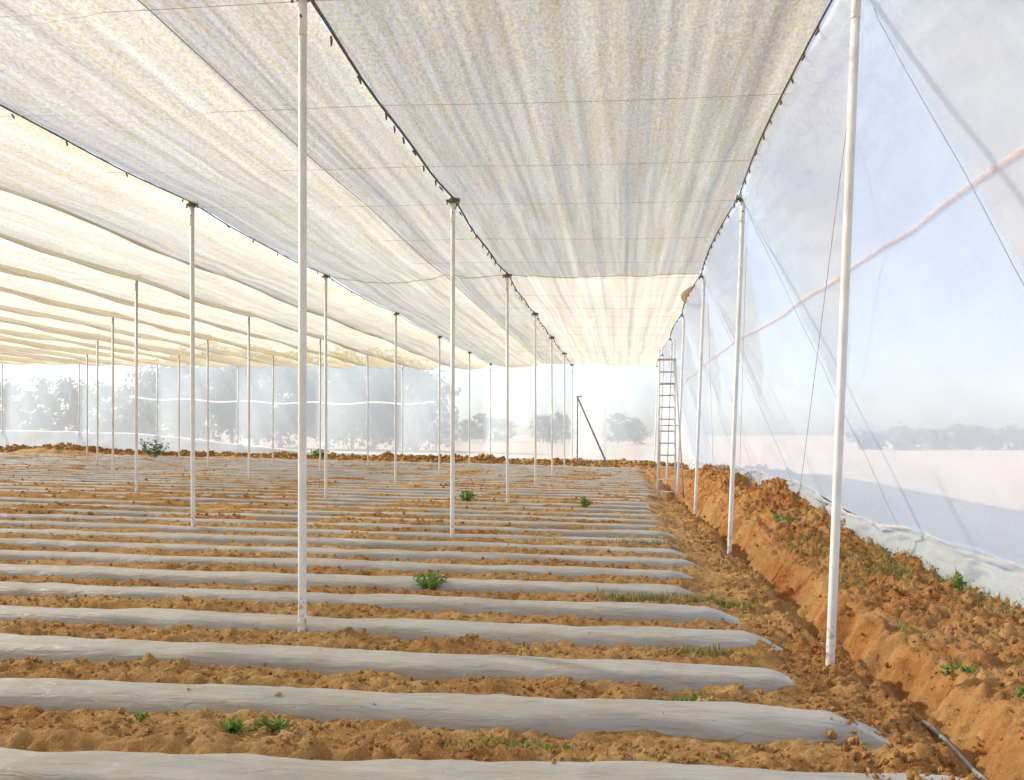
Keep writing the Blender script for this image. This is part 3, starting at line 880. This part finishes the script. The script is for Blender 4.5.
# pale skirt at the foot of the back net
e = empty('back_skirt', (-20, Y_BACK - 0.2, 0))
xk = np.arange(-41, 1.5, 0.2); w = np.linspace(0, 1, 8)
XX, WW = np.meshgrid(xk, w, indexing='ij')
hh = 0.30 + 0.75 * smooth(-14, -27, XX) + 0.10 * fbm(XX * 0.4, XX * 0, 520, 2)
Zk = tilt(XX) + hh * WW + 0.12
Yk = Y_BACK - 0.02 - 0.20 * (1 - WW) + 0.06 * fbm(XX * 1.2, WW * 2, 525, 3)
link('polythene_sheet', mesh_np('polythene_sheet', rel(np.stack([XX, Yk, Zk], -1), e), grid(len(xk), len(w)), M_POLYB), e)
V = np.stack([np.stack([XX[:, -1], Yk[:, -1] - 0.03, Zk[:, -1] + d_], -1) for d_ in (-0.03, 0.0, 0.03)], 1)
link('hem', mesh_np('hem', rel(V, e), grid(len(xk), 3), M_TAPE), e)
tag(e, 'low pale polythene skirt along the foot of the far net, taller at left', 'polythene skirt')

# ------------------------------------------------------------------ ladder
e = empty('step_ladder', (1.08, 22.1, gz(1.08, 22.1)))
e.rotation_euler = (0, 0, R(-4))
H = 3.75
def fr(s, t):   # front rail point
    return (s * (0.225 - 0.035 * t), 0.75 * t, H * t)
for s in (-1, 1):
    MB().tube([(fr(s, -0.02)), fr(s, 1.03 if s < 0 else 1.1)], 0.024, 8).build('rail', M_POST, e)
for q in range(11):
    t = (0.22 + 0.305 * q) / H
    MB().tube([fr(-1, t), fr(1, t)], 0.017 if q != 9 else 0.028, 6).build('rung', M_GALV if q > 2 else M_POST, e)
for s in (-1, 1):
    MB().tube([(s * 0.20, 0.74, H * 0.97), (s * 0.24 + (0.18 if s > 0 else 0), 2.0, -0.05)], 0.022, 8).build('rear_leg', M_POST, e)
MB().tube([(-0.22, 1.35, 1.9), (0.30, 1.35, 1.9)], 0.014, 6).build('rear_brace', M_GALV, e)
MB().box((-0.24, 0.66, H * 0.955), (0.24, 0.84, H * 0.965)).build('top_plate', M_GALV, e, sm=False)
tag(e, 'tall grey metal stepladder standing near the right roof border beside the spoil bank', 'ladder')

e = empty('wooden_prop', (-2.15, 41.2, gz(-2.15, 41.2)))
MB().tube([(0, 0, -0.1), (0.02, 0, 3.30)], 0.032, 8).build('upright', M_WOOD, e)
MB().tube([(0.0, 0.02, 3.30), (1.50, 0.1, -0.1)], 0.045, 8).build('diagonal_strut', M_WOOD, e)
MB().tube([(-0.03, -0.02, 3.29), (0.22, 0.02, 3.33)], 0.035, 8).build('tie_block', M_WOOD, e)
tag(e, 'dark inverted-V prop leaning beside the last post before the far net', 'prop')

# ------------------------------------------------------------------ hose, dark sheet for the trench shade
pts = []
for y in np.arange(3.2, 8.6, 0.15):
    x = float(trench_x(y)) + 0.03 + 0.03 * math.sin(y * 2.6)
    pts.append((x, y, gz(x, y) + 0.035 + 0.02 * math.sin(y * 3)))
pts = [Vector(p) for p in pts]
for _ in range(2):
    pts = [pts[0]] + [(pts[i - 1] + pts[i] * 2 + pts[i + 1]) / 4 for i in range(1, len(pts) - 1)] + [pts[-1]]
o = MB().tube([(p.x - 0.02, p.y, max(p.z, gz(p.x, p.y) + 0.012)) for p in pts], 0.016, 8).build('irrigation_hose', M_HOSE)
tag(o, 'grey irrigation hose lying along the trench near the closest right-edge post', 'hose')
rgb = np.random.default_rng(8)
u = np.linspace(0, 1, 10)
U, W = np.meshgrid(u, u, indexing='ij')
V = np.stack([0.26 * (U - .5), 0.45 * (W - .5), 0.10 * np.sin(PI * U) * np.sin(PI * W) * (0.6 + rgb.random(U.shape)) - 0.03], -1)
bx = float(trench_x(14.3)) + 0.06
o = link('trench_shade', mesh_np('trench_shade', V, grid(10, 10), M_BLACK), None, (bx, 14.3, gz(bx, 14.3) + 0.03))  # black sheet added where the trench hollow is only in shade
o.rotation_euler = (0.2, 0.5, 0.4)
tag(o, 'black sheet standing in for shade in the trench behind the second right-edge post', 'painted shade')

# ------------------------------------------------------------------ weeds and grass tufts
def weed_mesh(name, hgt, rad, nstem, nleaf, leaf, mat, seed):
    r = random.Random(seed)
    V, F = [], []
    for s in range(nstem):
        a = r.random() * 2 * PI; rr = rad * r.random() ** 0.6
        top = Vector((rr * math.cos(a), rr * math.sin(a), hgt * (0.55 + 0.5 * r.random()) * (1 - 0.35 * (rr / rad))))
        b0 = Vector((top.x * 0.25, top.y * 0.25, -0.01)); side = Vector((-math.sin(a), math.cos(a), 0)) * leaf * 0.06
        n = len(V); V += [b0 - side, b0 + side, top + side * .4, top - side * .4]; F.append((n, n + 1, n + 2, n + 3))
        for q in range(nleaf):
            t = 0.2 + 0.8 * (q + r.random()) / nleaf
            p = b0.lerp(top, t)
            d = Vector((r.uniform(-1, 1), r.uniform(-1, 1), r.uniform(-0.1, 0.9))).normalized()
            w = d.cross(Vector((r.uniform(-1, 1), r.uniform(-1, 1), r.uniform(-1, 1)))).normalized() * leaf * 0.26
            L = leaf * r.uniform(0.6, 1.15)
            n = len(V); V += [p, p + d * L * .45 + w, p + d * L, p + d * L * .45 - w]; F.append((n, n + 1, n + 2, n + 3))
    return mesh_np(name, np.array([tuple(v) for v in V]), np.array(F), mat, False)

def weed(x, y, label, hgt, rad, ns, nl, leaf, mat=None, name='weed', cat='weed'):
    me = weed_mesh(name, hgt, rad, ns, nl, leaf, mat or M_WEED, int(x * 100) + int(y * 37))
    o = link(name, me, None, (x, y, gz(x, y) - 0.005))
    return tag(o, label, cat)
def tuft(x, y, label, rx, ry, n, hgt, mat=None, seed=1):
    r = np.random.default_rng(seed)
    px = rx * r.standard_normal(n) * 0.5; py = ry * r.standard_normal(n) * 0.5
    P = np.stack([px, py, ground_h(x + px, y + py) - gz(x, y)], -1)
    o = link('grass_tuft', blades('grass_tuft', P, hgt, 0.7, mat or M_GRASS, 0.004, seed), None, (x, y, gz(x, y)))
    return tag(o, label, 'grass', kind='stuff')
weed(-1.92, 8.55, 'bushy bright green weed standing alone between beds in the middle of the field', 0.23, 0.20, 48, 9, 0.045)
weed(-1.80, 4.28, 'larger leafy green weed in the nearest soil strip, right of a smaller one', 0.085, 0.10, 16, 9, 0.045)
weed(-1.97, 4.20, 'smaller green weed in the nearest soil strip, just left of the larger one', 0.06, 0.07, 10, 8, 0.04)
weed(-2.48, 4.22, 'tiny green weed in the nearest soil strip toward the left frame edge', 0.035, 0.06, 8, 7, 0.03)
weed(-3.40, 18.9, 'green seedling beside the second post of the row under the dark rope', 0.42, 0.16, 14, 10, 0.10)
weed(-0.78, 18.1, 'small green seedling alone on the far beds right of the centre posts', 0.26, 0.16, 10, 8, 0.08)
weed(-22.9, 40.3, 'grey-green shrub growing on the soil ridge before the far net', 1.15, 0.75, 34, 7, 0.16, M_LEAF1, 'shrub', 'shrub')
weed(-15.0, 41.9, 'low dark green plant on the soil ridge before the far net', 0.45, 0.5, 22, 8, 0.16)
weed(3.55, 9.75, 'small green sprout poking up in front of the white skirt near the right frame edge', 0.22, 0.10, 8, 6, 0.07)
weed(2.35, 6.55, 'low green weed on the bank close to the trench', 0.07, 0.13, 14, 8, 0.045)
weed(2.55, 5.95, 'low green weed on the bank at the right frame edge', 0.07, 0.11, 12, 8, 0.045)
weed(2.75, 15.6, 'dark green weed on the spoil bank under the side net', 0.16, 0.2, 18, 8, 0.07)
weed(1.62, 8.0, 'small weed beside the foot of the nearest right-edge post', 0.09, 0.08, 10, 8, 0.045)
tuft(0.95, 8.45, 'yellow-green grass patch at the end of the sixth bed', 0.42, 0.14, 420, 0.06, seed=1)
tuft(0.15, 8.38, 'long green grass strip between beds left of the grass patch', 0.5, 0.12, 330, 0.05, seed=2)
tuft(0.55, 6.40, 'small grass tuft in the soil strip behind the third bed end', 0.28, 0.12, 200, 0.045, seed=3)
tuft(0.42, 5.36, 'small green grass tuft in the soil strip behind the second bed', 0.12, 0.08, 90, 0.035, M_WEED, 4)
tuft(3.05, 10.6, 'green grass clump on the bank below the skirt', 0.3, 0.5, 320, 0.07, seed=5)
tuft(-0.6, 4.35, 'thin green grass in the nearest soil strip at mid frame', 0.35, 0.12, 130, 0.03, M_WEED, 6)
tuft(0.30, 12.38, 'green grass streak between far beds near the second right-edge post', 0.5, 0.12, 260, 0.06, seed=7)

# ------------------------------------------------------------------ trees beyond the net
def tree(x, y, h, rad, mat, label, seed, base=0.35, nleaf=1500, leaf=0.45, name='tree', group='trees beyond the far net', low=0):
    r = random.Random(seed)
    z0 = gz(x, y)
    e = empty(name, (x, y, z0))
    mb = MB()
    top = Vector((r.uniform(-.6, .6), r.uniform(-.6, .6), h * 0.9))
    h *= 0.92
    trunk = [Vector((0, 0, -0.3)), Vector((r.uniform(-.1, .1), 0, h * 0.25)), Vector((top.x * .5 + r.uniform(-.2, .2), top.y * .5, h * 0.55)), top]
    tr = h * 0.013 + 0.05
    mb.tube(trunk, [tr * 1.2, tr, tr * 0.65, tr * 0.15], 8)
    ends = []
    nb = 12
    for q in range(nb):
        t = base + (0.95 - base) * q / nb
        p = Vector((top.x * t, top.y * t, h * t * 0.95)); a = q * 2.4 + r.random()
        L = rad * (1.15 - 0.6 * t) * r.uniform(0.7, 1.15)
        q1 = p + Vector((math.cos(a) * L, math.sin(a) * L, L * r.uniform(0.3, 0.9)))
        mb.tube([p, p.lerp(q1, .5) + Vector((0, 0, L * 0.06)), q1], [tr * 0.4, tr * 0.25, tr * 0.06], 5)
        ends += [(p.lerp(q1, .6), rad * 0.30), (q1, rad * 0.36)]
    for q in range(low):
        a = r.random() * 2 * PI
        ends.append((Vector((math.cos(a) * rad * 0.7 * r.random(), math.sin(a) * rad * 0.7 * r.random(), h * r.uniform(0.05, 0.4))), rad * 0.42))
    ends.append((top, rad * 0.4))
    mb.build('trunk', M_BARK, e)
    V, F = [], []
    for q in range(nleaf):
        c, rr = ends[r.randrange(len(ends))]
        d = Vector((r.gauss(0, 1), r.gauss(0, 1), r.gauss(0, .8))).normalized() * rr * r.random() ** 0.5
        p = c + d
        a = Vector((r.uniform(-1, 1), r.uniform(-1, 1), r.uniform(-1, .3))).normalized() * leaf * r.uniform(.5, 1.2)
        b = a.cross(Vector((r.uniform(-1, 1), r.uniform(-1, 1), r.uniform(-1, 1)))).normalized() * leaf * 0.32
        n = len(V); V += [p, p + a * .5 + b, p + a, p + a * .5 - b]; F.append((n, n + 1, n + 2, n + 3))
    link('crown', mesh_np('crown', np.array([tuple(v) for v in V]), np.array(F), mat, False), e)
    tag(e, label, 'tree', group)
    return e
def atx(px, z):   # world x, y of a ground spot at bearing px and depth z along the view axis
    xc = (px - 512) / 870 * z
    return xc * math.cos(TH) - z * math.sin(TH), z * math.cos(TH) + xc * math.sin(TH)
tall = [(160, 84, 7.6), (184, 78, 8.6), (208, 82, 9.3), (232, 76, 8.6), (256, 80, 9.0), (280, 75, 8.6), (304, 82, 9.2), (328, 77, 8.7), (352, 84, 9.4), (374, 79, 8.8), (396, 80, 8.9), (416, 78, 8.2)]
for q, (px, z, h) in enumerate(tall):
    x, y = atx(px, z)
    tree(x, y, h, 3.4, M_LEAF1, 'tall hazy tree behind the far net, ' + ordn(q + 1) + ' from the left of the tall group', 600 + q, 0.12, 2500, 0.5, 'eucalyptus_tree', 'tall eucalyptus trees behind the far net', 5)
low = [(-14, 118, 8.5), (12, 112, 8.2), (36, 120, 9.2), (60, 114, 8.6), (82, 122, 8.6), (104, 113, 8.0), (124, 118, 7.6), (146, 112, 9.4)]
for q, (px, z, h) in enumerate(low):
    x, y = atx(px, z)
    tree(x, y, h, 2.5, M_LEAF2, 'low hazy tree at far left behind the net, ' + ordn(q + 1) + ' from the left', 640 + q, 0.06, 1700, 0.6, 'acacia_tree', 'low trees at the far left', 4)
far = [(425, 150, 5.0), (447, 165, 6.0), (470, 170, 4.5), (484, 160, 5.5), (505, 175, 5.0), (543, 160, 5.2), (562, 165, 5.5), (618, 160, 5.6), (635, 170, 5.0)]
for q, (px, z, h) in enumerate(far):
    x, y = atx(px, z)
    tree(x, y, h, 2.2, M_LEAF2, 'small faint tree on the horizon, ' + ordn(q + 1) + ' rightward from the tall group', 670 + q, 0.03, 700, 0.75, 'far_tree', 'small far trees right of the tall group', 4)
side = [(870, 120, 3.0), (905, 112, 3.4), (935, 120, 3.2), (962, 115, 3.6), (990, 118, 3.2), (1018, 114, 3.4)]
for q, (px, z, h) in enumerate(side):
    x, y = atx(px, z)
    tree(x, y, h - 1.0, 2.2, M_LEAF2, 'faint low tree on the horizon behind the right side net, ' + ordn(q + 1) + ' from the left', 690 + q, 0.10, 700, 0.8, 'far_tree', 'faint trees behind the side net', 6)

# small white house on the horizon
x, y = atx(441, 130)
e = empty('white_house', (x, y, gz(x, y)), R(8))
MB().box((-1.6, -1.6, -0.2), (1.6, 1.6, 2.9)).build('wall', M_PLASTER, e, sm=False)
rf = MB()
rf.v = [Vector(p) for p in ((-1.9, -1.9, 2.88), (1.9, -1.9, 2.88), (1.9, 1.9, 2.88), (-1.9, 1.9, 2.88), (-1.9, 0, 3.7), (1.9, 0, 3.7))]
rf.f = [(0, 1, 5, 4), (2, 3, 4, 5), (0, 4, 3), (1, 2, 5), (0, 3, 2, 1)]
rf.build('roof', M_ROOFT, e, sm=False)
MB().box((-1.1, -1.66, -0.1), (-0.3, -1.58, 1.95)).build('door', M_WOOD, e, sm=False)
wd = MB().box((0.35, -1.66, 0.9), (1.15, -1.58, 1.8)).build('window', M_BLACK, e, sm=False)
MB().box((0.28, -1.70, 0.80), (1.22, -1.60, 0.88)).build('sill', M_PLASTER, wd, sm=False)
tag(e, 'small white house beyond the far net at the right end of the tall trees', 'house')
x, y = atx(605, 62)
e = empty('concrete_pillar', (x, y, gz(x, y)))
MB().tube([(0, 0, -0.3), (0, 0, 3.6)], [0.17, 0.15], 4).build('shaft', M_PLASTER, e, sm=False)
MB().box((-0.2, -0.2, 3.58), (0.2, 0.2, 3.68)).build('cap', M_PLASTER, e, sm=False)
tag(e, 'pale pillar standing outside behind the far net, right of the dark prop', 'pillar')
